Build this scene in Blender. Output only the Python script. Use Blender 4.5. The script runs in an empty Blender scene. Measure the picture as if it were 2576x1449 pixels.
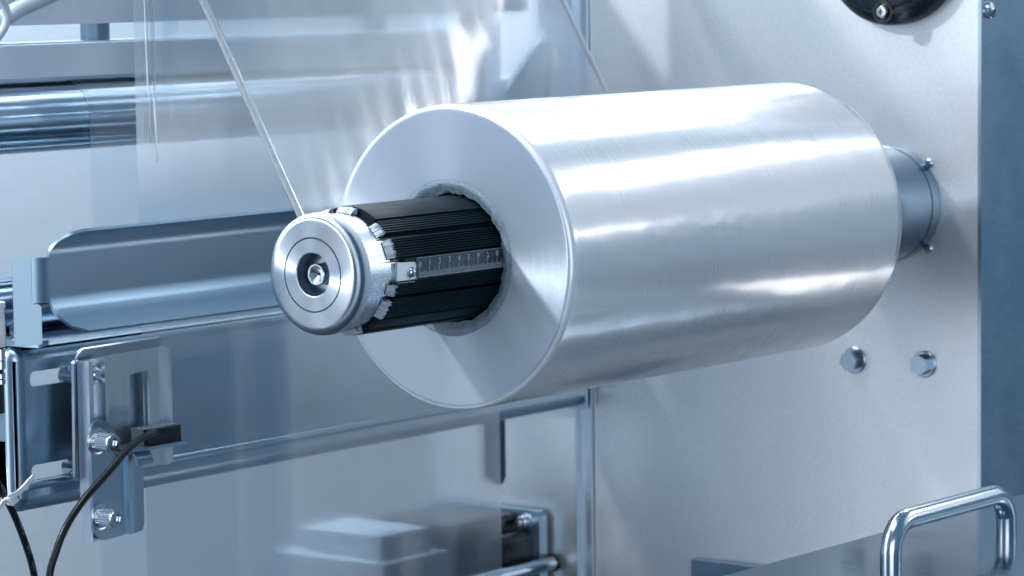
import bpy, bmesh, math, random
from mathutils import Vector, Matrix, noise
from mathutils.geometry import tessellate_polygon
random.seed(7)
SC = bpy.context.scene
COL = SC.collection
pi = math.pi
rad = math.radians

# ------------------------------------------------------------------ camera
W, H = 2576.0, 1449.0
F = 8194.41
CAM = Vector((1.35852, -1.67739, 0.19114))
yaw, pit, rol = 0.66167, 0.09778, -0.01292
D = Vector((-math.sin(yaw)*math.cos(pit), math.cos(yaw)*math.cos(pit), -math.sin(pit)))
_r = Vector((math.cos(yaw), math.sin(yaw), 0)); _u = _r.cross(D)
RV = _r*math.cos(rol) + _u*math.sin(rol); UV = _u*math.cos(rol) - _r*math.sin(rol)
cd = bpy.data.cameras.new('camera'); cam = bpy.data.objects.new('camera', cd); COL.objects.link(cam)
cam.matrix_world = Matrix(((RV.x, UV.x, -D.x, CAM.x), (RV.y, UV.y, -D.y, CAM.y), (RV.z, UV.z, -D.z, CAM.z), (0, 0, 0, 1)))
cd.sensor_fit = 'HORIZONTAL'; cd.sensor_width = 36; cd.lens = 36*F/W
cd.clip_start = 0.05; cd.clip_end = 60
cd.dof.use_dof = True; cd.dof.focus_distance = 2.17; cd.dof.aperture_fstop = 13
SC.camera = cam

# ------------------------------------------------------------------ world, lamps, exposure
wd = bpy.data.worlds.new('World'); SC.world = wd; wd.use_nodes = True
bg = wd.node_tree.nodes['Background']
bg.inputs[0].default_value = (0.092, 0.212, 0.335, 1); bg.inputs[1].default_value = 1.0
SC.view_settings.view_transform = 'Standard'; SC.view_settings.look = 'None'
SC.view_settings.exposure = -0.16; SC.view_settings.gamma = 1.0
try:
    SC.cycles.use_denoising = True
    SC.cycles.transparent_max_bounces = 24
    SC.cycles.max_bounces = 10
    SC.cycles.sample_clamp_indirect = 6
    SC.cycles.caustics_reflective = False; SC.cycles.caustics_refractive = False
except Exception: pass

def lamp(name, loc, aim, sx, sy, power, col=(1.0, 0.985, 0.985)):
    l = bpy.data.lights.new(name, 'AREA'); l.shape = 'RECTANGLE'; l.size = sx; l.size_y = sy
    l.energy = power; l.color = col
    o = bpy.data.objects.new(name, l); COL.objects.link(o)
    o.location = loc
    o.rotation_euler = (Vector(aim)-Vector(loc)).to_track_quat('-Z', 'Y').to_euler()
    return o
LAMPS = [
    ('left_soft_fill',   (-2.3, -2.3, -0.05), (0, .4, 0.0), 3.4, 3.2, 100),  # large soft panel added for the wall plate to reflect
    ('ceiling_lamp',  (-0.3, -0.5, 2.3), (0, .2, 0), 2.4, .9, 34),
    ('aisle_lamp',    (1.35, 2.9, 1.80), (0, .2, .05), 1.3, .40, 16),
    ('far_strip_lamp', (2.3, 2.7, 0.55), (0, .2, .0), .30, .07, 5),
    ('low_fill_lamp', (1.25, 2.35, -1.30), (0, .2, -.05), .9, .45, 7),  # added low down to brighten the roll's lower side
    ('rear_ceiling_lamp', (-.75, 2.6, 2.3), (-.1, .2, 0), 1.3, .8, 24),
    ('hall_fill_lamp', (2.7, 3.7, 1.95), (0, .2, 0), 3.6, 2.7, 24),  # dim panel added to stand in for bright surroundings
]
LAMPS += [
    ('front_fill_lamp', (2.8, -2.7, .25), (0, .2, 0), 2.4, 2.2, 52),  # added fill from behind the camera
    ('left_spot_lamp', (-1.55, -2.1, 1.75), (0, .56, -.05), .16, .16, 84),
]
LAMPS.append(('panel_fill_lamp', (-.55, .15, .95), (-.85, .15, .1), 1.3, .25, 30))  # added behind the bars to whiten the back panel
for a in LAMPS: lamp(*a)

# ------------------------------------------------------------------ helpers
def P(x, y, **k):
    """point of the ray through photograph pixel (2576 px wide frame) that lies on a plane X=, Y= or Z="""
    v = D + RV*((x-W/2)/F) - UV*((y-H/2)/F)
    (a, val), = k.items(); i = 'XYZ'.index(a)
    return CAM + v*((val-CAM[i])/v[i])
def c5(x, y): return (134.2+.3794*x, 831.8+.3794*y)
def c6(x, y): return (905.6+.2344*x, 1241+.2344*y)
def c4(x, y): return (x/3.0001, 483+y/3.0001)

def tag(o, label=None, cat=None, group=None, kind=None):
    if label: o['label'] = label
    if cat: o['category'] = cat
    if group: o['group'] = group
    if kind: o['kind'] = kind
    return o
def thing(name, label, cat, loc=(0, 0, 0), group=None, kind=None):
    o = bpy.data.objects.new(name, None); COL.objects.link(o); o.location = loc; o.empty_display_size = .02
    return tag(o, label, cat, group, kind)
def wloc(o):
    v = Vector((0, 0, 0))
    while o: v += o.location; o = o.parent
    return v
def build(name, bm, m, parent=None, smooth=35, bevel=0, seg=2):
    """link a bmesh (world coordinates) as one object"""
    if bevel:
        es = [e for e in bm.edges if len(e.link_faces) == 2 and e.calc_face_angle(0) > rad(40)]
        bmesh.ops.bevel(bm, geom=es, offset=bevel, segments=seg, affect='EDGES', profile=.5, clamp_overlap=True)
    bmesh.ops.recalc_face_normals(bm, faces=bm.faces)
    me = bpy.data.meshes.new(name)
    if parent:
        t = -wloc(parent)
        for v in bm.verts: v.co += t
    bm.to_mesh(me); bm.free()
    o = bpy.data.objects.new(name, me); COL.objects.link(o)
    if m: me.materials.append(m)
    if parent: o.parent = parent
    if smooth:
        for p in me.polygons: p.use_smooth = True
        me.set_sharp_from_angle(angle=rad(smooth))
    return o
def copy_part(o, d, parent):
    c = o.copy(); COL.objects.link(c); c.parent = parent; c.location = o.location + Vector(d)
    for ch in o.children:
        k = ch.copy(); COL.objects.link(k); k.parent = c
    return c
def box(bm, x0, x1, y0, y1, z0, z1):
    v = [bm.verts.new((x, y, z)) for x in (x0, x1) for y in (y0, y1) for z in (z0, z1)]
    for f in ((0, 1, 3, 2), (4, 6, 7, 5), (0, 4, 5, 1), (2, 3, 7, 6), (0, 2, 6, 4), (1, 5, 7, 3)):
        bm.faces.new([v[i] for i in f])
    return v
def B(*a):
    bm = bmesh.new(); box(bm, *a); return bm
def frame(axis):
    n = Vector(axis).normalized()
    a = Vector((0, 0, 1)) if abs(n.z) < .9 else Vector((1, 0, 0))
    u = a.cross(n).normalized(); return u, n.cross(u), n
def lathe(bm, prof, o, axis=(0, 1, 0), n=96, closed=False, rf=None):
    """prof = [(radius, height along axis)]"""
    o = Vector(o); u, v, w = frame(axis); rings = []
    for r, h in prof:
        if r <= 1e-9: rings.append([bm.verts.new(o+w*h)])
        else:
            ring = []
            for i in range(n):
                t = 2*pi*i/n; rr = r*(rf(t, h) if rf else 1)
                ring.append(bm.verts.new(o+w*h+(u*math.cos(t)+v*math.sin(t))*rr))
            rings.append(ring)
    prs = list(zip(rings[:-1], rings[1:]))
    if closed: prs.append((rings[-1], rings[0]))
    for a, b in prs:
        for i in range(n):
            j = (i+1) % n
            if len(a) == 1 and len(b) == 1: continue
            if len(a) == 1: bm.faces.new((a[0], b[i], b[j]))
            elif len(b) == 1: bm.faces.new((a[i], b[0], a[j]))
            else: bm.faces.new((a[i], b[i], b[j], a[j]))
    return bm
def L(prof, o, axis=(0, 1, 0), n=96, **k): return lathe(bmesh.new(), prof, o, axis, n, **k)
def tube(bm, pts, r, n=14, caps=True, tap=None):
    pts = [Vector(p) for p in pts]; rings = []; prev = None
    for i, p in enumerate(pts):
        t = (pts[min(i+1, len(pts)-1)]-pts[max(i-1, 0)]).normalized()
        if prev is None: u = frame(t)[0]
        else: u = (prev - t*prev.dot(t)).normalized()
        prev = u; v = t.cross(u)
        rr = r if tap is None else r*tap(i/(len(pts)-1))
        rings.append([bm.verts.new(p+(u*math.cos(2*pi*k/n)+v*math.sin(2*pi*k/n))*rr) for k in range(n)])
    for a, b in zip(rings[:-1], rings[1:]):
        for i in range(n): bm.faces.new((a[i], b[i], b[(i+1) % n], a[(i+1) % n]))
    if caps: bm.faces.new(rings[0]); bm.faces.new(rings[-1])
    return bm
def spline(pts, n=10):
    pts = [Vector(p) for p in pts]; out = []
    q = [pts[0]*2-pts[1]]+pts+[pts[-1]*2-pts[-2]]
    for i in range(1, len(q)-2):
        for k in range(n):
            t = k/n; a, b, c, d = q[i-1:i+3]
            out.append(.5*((2*b)+(c-a)*t+(2*a-5*b+4*c-d)*t*t+(3*b-a-3*c+d)*t**3))
    out.append(pts[-1]); return out
def rpoly(pts, r, n=6):
    """2D polygon with rounded corners; r one radius or one per corner"""
    out = []; m = len(pts)
    for i, p in enumerate(pts):
        rr = r[i] if isinstance(r, (list, tuple)) else r
        p = Vector(p[:2]); a = Vector(pts[i-1][:2])-p; b = Vector(pts[(i+1) % m][:2])-p
        if rr <= 0: out.append(p); continue
        ang = a.angle(b); t = min(rr/math.tan(ang/2), a.length*.49, b.length*.49); q = t*math.tan(ang/2)
        p0 = p+a.normalized()*t; p1 = p+b.normalized()*t
        c = p+(a.normalized()+b.normalized()).normalized()*(q/math.sin(ang/2))
        v0 = p0-c; v1 = p1-c; tot = v0.angle(v1); s = 1 if v0.x*v1.y-v0.y*v1.x > 0 else -1
        for k in range(n+1):
            th = s*tot*k/n; out.append(c+Vector((v0.x*math.cos(th)-v0.y*math.sin(th), v0.x*math.sin(th)+v0.y*math.cos(th))))
    return out
def plate(bm, outer, holes, o, u, v, t):
    """flat sheet: 2D outline with holes in frame o,u,v; thickness t towards -(u x v)"""
    o = Vector(o); u = Vector(u); v = Vector(v); n = u.cross(v).normalized()
    loops = [[Vector((p[0], p[1], 0)) for p in l] for l in [outer]+list(holes)]
    tris = tessellate_polygon(loops); flat = [p for l in loops for p in l]
    fr = [bm.verts.new(o+u*p.x+v*p.y) for p in flat]; bk = [bm.verts.new(o+u*p.x+v*p.y-n*t) for p in flat]
    for a, b, c in tris:
        try: bm.faces.new((fr[a], fr[b], fr[c])); bm.faces.new((bk[c], bk[b], bk[a]))
        except ValueError: pass
    k = 0
    for l in loops:
        for i in range(len(l)):
            j = (i+1) % len(l); bm.faces.new((fr[k+i], bk[k+i], bk[k+j], fr[k+j]))
        k += len(l)
    return bm
YZ = dict(u=(0, 1, 0), v=(0, 0, 1))            # sheet facing +X
def sheet(bm, rows, t):
    """grid of points (rows of equal length) given thickness t"""
    g = [[bm.verts.new(p) for p in r] for r in rows]; fs = []
    for a, b in zip(g[:-1], g[1:]):
        for i in range(len(a)-1): fs.append(bm.faces.new((a[i], b[i], b[i+1], a[i+1])))
    if t:
        bmesh.ops.recalc_face_normals(bm, faces=fs)
        bmesh.ops.solidify(bm, geom=fs, thickness=t)
    return bm
def circle2(c, r, n=24, a0=0): return [Vector((c[0]+r*math.cos(a0+2*pi*i/n), c[1]+r*math.sin(a0+2*pi*i/n))) for i in range(n)]
def prism(bm, outer, o, axis, h, hole=None, hdepth=None):
    """polygon extruded along axis from o, optional blind hole at its far end"""
    u, v, w = frame(axis); o = Vector(o)
    if hole is None: return plate(bm, outer, [], o+w*h, u, v, h)
    hd = hdepth or h*.5
    plate(bm, outer, [hole], o+w*h, u, v, hd)
    plate(bm, outer, [], o+w*(h-hd-.00002), u, v, h-hd-.00002)
    return bm

# ------------------------------------------------------------------ materials
def nodes(m):
    m.use_nodes = True; nt = m.node_tree; return nt, nt.nodes, nt.links
def mat(name, col, metal=0, rough=.4, spec=.5, grain=None, amp=.12, bump=0, cvar=0, blotch=0, aniso=0, radial=None, coat=0, coat_r=.1, coat_ior=1.5, trans=0, sss=0, bscale=60):
    """principled with grain (stretch vector of a fine noise) in roughness, colour and relief"""
    m = bpy.data.materials.new(name); nt, N, K = nodes(m); b = N['Principled BSDF']
    b.inputs['Base Color'].default_value = (*col, 1); b.inputs['Metallic'].default_value = metal
    b.inputs['Roughness'].default_value = rough; b.inputs['Specular IOR Level'].default_value = spec
    b.inputs['Coat Weight'].default_value = coat; b.inputs['Coat Roughness'].default_value = coat_r
    b.inputs['Coat IOR'].default_value = coat_ior
    if sss:
        b.inputs['Subsurface Weight'].default_value = sss; b.inputs['Subsurface Radius'].default_value = (.014, .017, .020)
        b.inputs['Subsurface Scale'].default_value = 1
    if aniso:
        b.inputs['Anisotropic'].default_value = aniso
        tn = N.new('ShaderNodeTangent'); tn.direction_type = 'RADIAL'; tn.axis = radial or 'Y'
        K.new(tn.outputs[0], b.inputs['Tangent'])
    geo = N.new('ShaderNodeNewGeometry')
    def nz(vec, scale, detail=3):
        mp = N.new('ShaderNodeMapping'); mp.inputs['Scale'].default_value = vec; K.new(geo.outputs['Position'], mp.inputs['Vector'])
        n = N.new('ShaderNodeTexNoise'); n.inputs['Scale'].default_value = scale; n.inputs['Detail'].default_value = detail
        K.new(mp.outputs[0], n.inputs['Vector']); return n.outputs['Fac']
    def rng(s, lo, hi, a=.3, c=.7):
        r = N.new('ShaderNodeMapRange'); r.inputs[1].default_value = a; r.inputs[2].default_value = c; r.inputs[3].default_value = lo; r.inputs[4].default_value = hi
        K.new(s, r.inputs[0]); return r.outputs[0]
    def math_(op, a, c):
        q = N.new('ShaderNodeMath'); q.operation = op
        for i, x in enumerate((a, c)):
            if isinstance(x, (int, float)): q.inputs[i].default_value = x
            else: K.new(x, q.inputs[i])
        return q.outputs[0]
    fac = None
    if grain:
        g = nz(grain, 1.0, 4)
        rr = rng(g, -amp, amp)
        if blotch: rr = math_('ADD', rr, rng(nz((1, 1, 1), 22, 5), -blotch, blotch))
        r2 = math_('ADD', rr, rough); K.new(r2, b.inputs['Roughness'])
        fac = g
        if bump:
            bp = N.new('ShaderNodeBump'); bp.inputs['Strength'].default_value = bump; bp.inputs['Distance'].default_value = .0004
            K.new(g, bp.inputs['Height']); K.new(bp.outputs[0], b.inputs['Normal'])
    if cvar:
        f2 = nz((1, 1, 1), bscale, 5)
        if fac is not None: f2 = math_('ADD', math_('MULTIPLY', fac, .6), math_('MULTIPLY', f2, .4))
        v = rng(f2, 1-cvar, 1+cvar)
        mx = N.new('ShaderNodeMix'); mx.data_type = 'RGBA'; mx.blend_type = 'MULTIPLY'; mx.inputs[0].default_value = 1
        mx.inputs[6].default_value = (*col, 1); K.new(v, mx.inputs[7]); K.new(mx.outputs[2], b.inputs['Base Color'])
    return m
def film_mat(name, haze, tint=(.93, .96, .985), rough=.13, wrinkle=(9, 9, 2), wb=.25, gl=1.0, fine=(300, 300, 40), blur=.5, dcol=(.60, .75, .87)):
    m = bpy.data.materials.new(name); nt, N, K = nodes(m); N.remove(N['Principled BSDF']); out = N['Material Output']
    tr = N.new('ShaderNodeBsdfTransparent'); tr.inputs[0].default_value = (*tint, 1)
    gs = N.new('ShaderNodeBsdfGlossy'); gs.inputs['Roughness'].default_value = rough; gs.inputs[0].default_value = (.95, .98, 1, 1)
    df = N.new('ShaderNodeBsdfDiffuse'); df.inputs[0].default_value = (*dcol, 1)
    tl = N.new('ShaderNodeBsdfTranslucent'); tl.inputs[0].default_value = (*dcol, 1)
    geo = N.new('ShaderNodeNewGeometry')
    hs = []
    for vec, s in ((wrinkle, 1), (fine, 1)):
        mp = N.new('ShaderNodeMapping'); mp.inputs['Scale'].default_value = vec; K.new(geo.outputs['Position'], mp.inputs['Vector'])
        n = N.new('ShaderNodeTexNoise'); n.inputs['Scale'].default_value = s; n.inputs['Detail'].default_value = 2; K.new(mp.outputs[0], n.inputs['Vector']); hs.append(n.outputs['Fac'])
    b1 = N.new('ShaderNodeBump'); b1.inputs['Strength'].default_value = wb; b1.inputs['Distance'].default_value = .02; K.new(hs[0], b1.inputs['Height'])
    b2 = N.new('ShaderNodeBump'); b2.inputs['Strength'].default_value = .07; b2.inputs['Distance'].default_value = .0004; K.new(hs[1], b2.inputs['Height']); K.new(b1.outputs[0], b2.inputs['Normal'])
    K.new(b2.outputs[0], gs.inputs['Normal'])
    h = N.new('ShaderNodeMixShader'); h.inputs[0].default_value = .5; K.new(df.outputs[0], h.inputs[1]); K.new(tl.outputs[0], h.inputs[2])
    rf = N.new('ShaderNodeBsdfRefraction'); rf.inputs['IOR'].default_value = 1.02; rf.inputs['Roughness'].default_value = .7; rf.inputs[0].default_value = (*tint, 1)
    t2 = N.new('ShaderNodeMixShader'); t2.inputs[0].default_value = blur; K.new(tr.outputs[0], t2.inputs[1]); K.new(rf.outputs[0], t2.inputs[2])
    a = N.new('ShaderNodeMixShader'); K.new(t2.outputs[0], a.inputs[1]); K.new(h.outputs[0], a.inputs[2])
    r = N.new('ShaderNodeMapRange'); r.inputs[1].default_value = .3; r.inputs[2].default_value = .7; r.inputs[3].default_value = haze*.85; r.inputs[4].default_value = haze*1.15
    K.new(hs[1], r.inputs[0]); K.new(r.outputs[0], a.inputs[0])
    lw_ = N.new('ShaderNodeLayerWeight'); lw_.inputs[0].default_value = .5
    lw = N.new('ShaderNodeMath'); lw.operation = 'POWER'; K.new(lw_.outputs['Facing'], lw.inputs[0]); lw.inputs[1].default_value = 4
    q = N.new('ShaderNodeMath'); q.operation = 'MULTIPLY_ADD'; q.use_clamp = True; q.inputs[1].default_value = .9*gl; q.inputs[2].default_value = .09*gl; K.new(lw.outputs[0], q.inputs[0])
    f = N.new('ShaderNodeMixShader'); K.new(q.outputs[0], f.inputs[0]); K.new(a.outputs[0], f.inputs[1]); K.new(gs.outputs[0], f.inputs[2])
    K.new(f.outputs[0], out.inputs['Surface']); return m

STEEL = (.58, .66, .74)
M = {}
M['plate'] = mat('brushed_plate_steel', (.66, .72, .78), .72, .38, grain=(450, 450, 1100), amp=.05, cvar=.12, blotch=.012, bump=.05, bscale=420)
M['dark_steel'] = mat('brushed_cover_steel', (.36, .47, .57), 1, .34, grain=(1500, 90, 1500), amp=.04, cvar=.03, blotch=.03)
M['sheet'] = mat('folded_sheet_steel', (.31, .44, .56), 1, .36, grain=(90, 90, 2200), amp=.012, cvar=.015, blotch=.012)
M['beam'] = mat('crossbeam_steel', (.40, .52, .63), 1, .31, grain=(1800, 1800, 120), amp=.02, cvar=.02, blotch=.03)
M['bright'] = mat('turned_steel', (.43, .51, .60), 1, .42, grain=(700, 700, 700), amp=.03, cvar=.05, blotch=.02, aniso=.95, radial='Y')
M['zinc'] = mat('bright_bolt_steel', (.62, .68, .75), 1, .22, grain=(900, 900, 900), amp=.03, cvar=.03)
M['rail'] = mat('milled_aluminium', (.54, .63, .72), 1, .38, grain=(200, 200, 30), amp=.08, cvar=.06)
M['chrome'] = mat('polished_roller_steel', (.60, .68, .76), 1, .13, grain=(30, 400, 30), amp=.05, cvar=.04)
M['collar'] = mat('turned_collar_steel', (.44, .52, .60), 1, .28, grain=(700, 700, 700), amp=.02, cvar=.03, aniso=.85, radial='Y')
M['spacer'] = mat('dark_spacer_steel', (.10, .17, .23), .6, .42, grain=(300, 300, 20), amp=.05, cvar=.2)
M['hub'] = mat('turned_hub_steel', (.22, .30, .38), 1, .2, grain=(60, 3000, 60), amp=.02, cvar=.02)
M['bolt'] = mat('dull_bolt_steel', (.34, .43, .52), 1, .28, grain=(900, 900, 900), amp=.03, cvar=.03)
M['roller'] = mat('dark_roller_steel', (.17, .25, .33), 1, .16, grain=(40, 2500, 40), amp=.012, cvar=.01)
M['black'] = mat('black_anodised', (.008, .013, .018), 0, .34, spec=.5, grain=(300, 300, 300), amp=.08, cvar=.2)
M['rubber'] = mat('black_ribbed_strip', (.008, .018, .028), 0, .5, spec=.12, grain=(500, 30, 500), amp=.1, cvar=.2)
M['blackpl'] = mat('black_plastic', (.008, .014, .02), 0, .28, grain=(200, 200, 200), amp=.06, cvar=.1)
M['cable'] = mat('black_cable_jacket', (.004, .009, .014), 0, .33, spec=.3, grain=(200, 200, 200), amp=.05)
M['core'] = mat('cardboard_core', (.17, .24, .31), 0, .8, spec=.2, grain=(700, 60, 700), amp=.1, cvar=.45, bump=1.0)
M['roll'] = mat('wound_film', (.70, .77, .85), .06, .30, spec=.8, grain=(30, 800, 30), amp=.04, blotch=.06, bump=.012, coat=1.0, coat_r=.15, coat_ior=1.85, sss=.35)
M['rollface'] = mat('wound_film_end', (.35, .44, .55), .34, .52, spec=.9, grain=(260, 5, 260), amp=.04, cvar=.03, bump=.0, aniso=1.0, sss=.2, radial='Y', coat=.0, coat_r=.2)
M['panel'] = mat('pale_back_panel', (.49, .62, .75), 0, .5, grain=(8, 8, 200), amp=.05, cvar=.04)
M['barface'] = mat('satin_bar_steel', (.64, .75, .88), .2, .5, grain=(20, 20, 20), amp=.05, cvar=.07, bscale=30)
M['whitepl'] = mat('white_plastic', (.72, .78, .85), 0, .4, grain=(60, 60, 60), amp=.05, cvar=.03)
M['motorpl'] = mat('grey_white_housing', (.32, .43, .53), 0, .45, grain=(60, 60, 60), amp=.05, cvar=.04)
M['hose'] = mat('pale_hose', (.45, .55, .66), 0, .4, grain=(60, 60, 60), amp=.05, cvar=.04)
M['resin'] = mat('chipped_clear_seal', (.40, .50, .60), 0, .2, spec=.8, grain=(900, 900, 900), amp=.1, cvar=.25, bump=1.0, coat=.4)
M['ruler'] = mat('clear_ruler_tape', (.055, .085, .115), 0, .22, spec=.5, grain=(200, 200, 200), amp=.1, cvar=.5, coat=.3, bscale=160)
M['mark'] = mat('white_print', (.50, .60, .68), 0, .6)
M['faintmark'] = mat('grey_print', (.16, .22, .27), 0, .6)
M['sensor'] = mat('grey_sensor_shell', (.36, .43, .50), .3, .42, grain=(200, 200, 200), amp=.05, cvar=.05)
M['lid'] = mat('polished_lid_steel', (.20, .27, .35), 1, .14, grain=(14, 500, 14), amp=.06, cvar=.06, blotch=.05)
M['filmA'] = film_mat('clear_web_film', .13, wrinkle=(14, 9, 5), wb=.05, gl=1.35, rough=.11)
M['filmB'] = film_mat('hanging_film', .16, wrinkle=(10, 16, 1.2), wb=.10, gl=1.9, rough=.18)
M['filmC'] = film_mat('rear_film', .07, wrinkle=(10, 10, 2), wb=.10, gl=.6, rough=.18)
M['creasefilm'] = film_mat('creased_film', .22, rough=.10, gl=2.0, blur=0)
M['foldfilm'] = film_mat('folded_film_edge', .6, tint=(.85, .91, .96), rough=.10, gl=2.2, blur=0, dcol=(.88, .94, .98))

# ------------------------------------------------------------------ setting: machine housing and back panel
YW = .56
XC = P(2469, 500, Y=YW).x
ZT, ZB = .31, -.75
hs = thing('machine_housing', 'large brushed steel machine side wall behind the film roll', 'machine housing', (XC, YW, ZB))
xs = P(1495, 1100, Y=YW).x
build('side_plate', B(xs, XC-.0008, YW, YW+.004, ZB, ZT), M['plate'], hs, bevel=.0006)
build('side_cover', B(XC-.003, XC, YW-.0005, YW+1.3, ZB, ZT), M['dark_steel'], hs, bevel=.0008)
xa, xb = P(1440, 1100, Y=YW).x, P(1462, 1100, Y=YW).x
bm = bmesh.new()
box(bm, xb, xs-.0006, YW-.004, YW+.01, ZB, ZT); box(bm, xb, xb+.002, YW-.010, YW-.004, ZB, ZT)
build('edge_strip', bm, M['rail'], hs, bevel=.0006)
build('groove_back', B(xa, xb, YW+.012, YW+.016, ZB, ZT), M['dark_steel'], hs)
# rear wall plate with the long rounded slot
xl = P(1106, 1200, Y=YW+.004).x
s0 = P(1219, 1150, Y=YW+.004); s1 = P(1272, 1150, Y=YW+.004); sb = P(1245, 1222, Y=YW+.004)
wv = s1.x-s0.x
slot = rpoly([(s0.x, sb.z), (s1.x, sb.z), (s1.x, sb.z+.16), (s0.x, sb.z+.16)], wv*.49, 10)
bm = plate(bmesh.new(), [(xl, ZB), (xa, ZB), (xa, ZT), (xl, ZT)], [slot], (0, YW+.004, 0), (1, 0, 0), (0, 0, 1), .004)
bmesh.ops.reverse_faces(bm, faces=bm.faces)
build('rear_plate', bm, M['plate'], hs)
build('slot_cover', B(s0.x-.03, s1.x+.03, YW+.03, YW+.034, sb.z-.05, sb.z+.2), M['roller'], hs)

def hexbolt(px, py, parent, r=.0083, rot=.2):
    c = P(px, py, Y=YW-.006); c.y = YW
    w = build('washer', L([(0, -.0018), (r*1.22, -.0018), (r*1.3, -.0012), (r*1.3, .001), (0, .001)], c, (0, 1, 0), 40), M['bolt'], parent)
    bm = prism(bmesh.new(), circle2((0, 0), r, 6, rot), c+Vector((0, -.0018, 0)), (0, -1, 0), .0085)
    b = build('bolt_head', bm, M['bolt'], w, bevel=.0007)
    return w
hexbolt(2140, 908, hs, rot=.25); hexbolt(2316, 918, hs, rot=.62)
# screw on the side cover
c = P(2487, 27, X=XC)
sc = build('screw', L([(.0070, 0), (.0070, .0012), (.006, .0032), (.0030, .0046), (0, .005)], c, (1, 0, 0), 32), M['zinc'], hs)
build('screw_recess', L([(0, .0052), (.0018, .0052), (.0018, .004), (0, .004)], c, (1, 0, 0), 4), M['black'], sc)
# small steel angle on the wall, lower middle
a = P(1738, 1407, Y=YW-.012)
build('wall_bracket', B(a.x, a.x+.12, YW-.012, YW-.002, a.z-.08, a.z), M['lid'], hs, bevel=.0015)

bp = build('back_panel', B(-.86, -.85, -1.2, 1.6, -.8, .62), M['panel']); tag(bp, kind='structure', label='pale panel at the back of the machine')

fl = build('floor', B(-6, 6, -6, 8, -1.75, -1.70), mat('dark_floor', (.035, .06, .085), 0, .45, grain=(6, 6, 6), amp=.05, cvar=.1)); tag(fl, kind='structure', label='dark workshop floor')

# ------------------------------------------------------------------ black round hub above the roll
c = P(2225, -128, Y=YW-.02); c.y = YW
kb = thing('black_hub', 'round black plastic hub cover on the steel wall above the roll', 'hub cover', c)
build('hub_body', L([(0, .030), (.046, .030), (.049, .028), (.052, .020), (.0585, .016), (.060, .013), (.060, 0)], c, (0, -1, 0), 96), M['blackpl'], kb)
s = P(2216, 30, Y=YW-.033); s.y = YW-.030
build('screw_well', L([(.0088, 0), (.0088, .0006), (.0072, .0006), (.0066, -.002), (0, -.002)], s, (0, -1, 0), 32), M['black'], kb)
sw = build('screw', L([(.0050, 0), (.0050, .0020), (.0040, .0032), (0, .0036)], s, (0, -1, 0), 28), M['zinc'], kb)
bm = bmesh.new(); box(bm, s.x-.0024, s.x+.0024, s.y-.0040, s.y-.003, s.z-.0005, s.z+.0005); box(bm, s.x-.0005, s.x+.0005, s.y-.0041, s.y-.003, s.z-.0024, s.z+.0024)
build('cross_slot', bm, M['black'], sw)

# ------------------------------------------------------------------ winding shaft
sh = thing('winding_shaft', 'expanding roll shaft with bright round steel end cap and black ribbed strips', 'roll shaft', (0, YW, 0))
YF = -.1379
# end cap
prof = [(.0137, .020), (.0137, .0006), (.0143, 0), (.0230, 0), (.02325, .0011), (.02375, .0011), (.0240, 0), (.0325, 0)]
for k in range(1, 9):
    t = k/8*pi/2; prof.append((.0327+.0062*math.sin(t), .0062*(1-math.cos(t))))
prof += [(.0391, .0105), (.0388, .0110), (.0372, .0112)]
cap = build('end_cap', L(prof, (0, YF, 0), (0, 1, 0), 144), M['bright'], sh, smooth=28)
build('ring_groove', L([(.0232, .0012), (.0238, .0012)], (0, YF-.0004, 0), (0, 1, 0), 96), M['black'], cap)
# collar with castellated rear edge
segs = [(52, 36, .0305, 1), (33, 12, .0325, 1), (10, -9, .0420, 0), (-10, -22, .0315, 1), (-25, -48, .0300, 1), (-51, -66, .0290, 0), (-70, -92, .0285, 1), (-98, -140, .029, 1), (-142, -180, .028, 1), (180, 142, .029, 1), (140, 100, .029, 1), (97, 74, .0305, 1), (71, 55, .0300, 0)]
bm = bmesh.new(); n = 360; rows = [[], [], []]
def clen(deg):
    for a0, a1, l, _ in segs:
        if a1 <= deg <= a0: return l
    return .0265
for i in range(n+1):
    dg = i-180; t = rad(dg); l = clen(dg)
    for k, (r, h) in enumerate(((.0374, .0108), (.0374, l), (.033, l))):
        rows[k].append(Vector((r*math.cos(t), YF+h, r*math.sin(t))))
sheet(bm, rows, 0)
col = build('collar', bm, M['collar'], sh, smooth=30)
# clear chipped seal pieces at the collar's edge
for a0, a1, l, on in segs:
    if not on: continue
    bm = bmesh.new(); m = 26; rr = [[], [], [], []]
    f0 = a0-(a0-a1)*.06; f1 = a1+(a0-a1)*.10
    for i in range(m+1):
        dg = f0+(f1-f0)*i/m; t = rad(dg)
        e = l+.0036+.0009*math.sin(i*1.9)+random.uniform(-.0005, .0005)
        hi = .0412+random.uniform(-.0006, .0006)
        for k, (r, h) in enumerate(((.0378, l-.0030), (hi, l+.0008), (hi-.0004, e), (.0366, e+.0002))):
            rr[k].append(Vector((r*math.cos(t), YF+h, r*math.sin(t))))
    sheet(bm, rr, .0006)
    build('clear_seal', bm, M['resin'], sh, smooth=20)
# lug plate with rivet beside the ruler
t0 = rad(-.8); ur = Vector((math.cos(t0), 0, math.sin(t0))); ut = Vector((-math.sin(t0), 0, math.cos(t0)))
o = ur*.0396+Vector((0, YF, 0))
out = rpoly([(.036, -.0072), (.0575, -.0064), (.0575, .0064), (.036, .0072)], [0, .0062, .0062, 0], 10)
bm = plate(bmesh.new(), out, [], o, (0, 1, 0), ut, .0022)
lg = build('lug', bm, M['bright'], sh, bevel=.0004)
build('rivet', L([(.0033, 0), (.0032, .0007), (.0026, .0017), (.0014, .0024), (0, .0026)], o+Vector((0, .0505, 0)), ur, 32), M['zinc'], lg)
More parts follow.
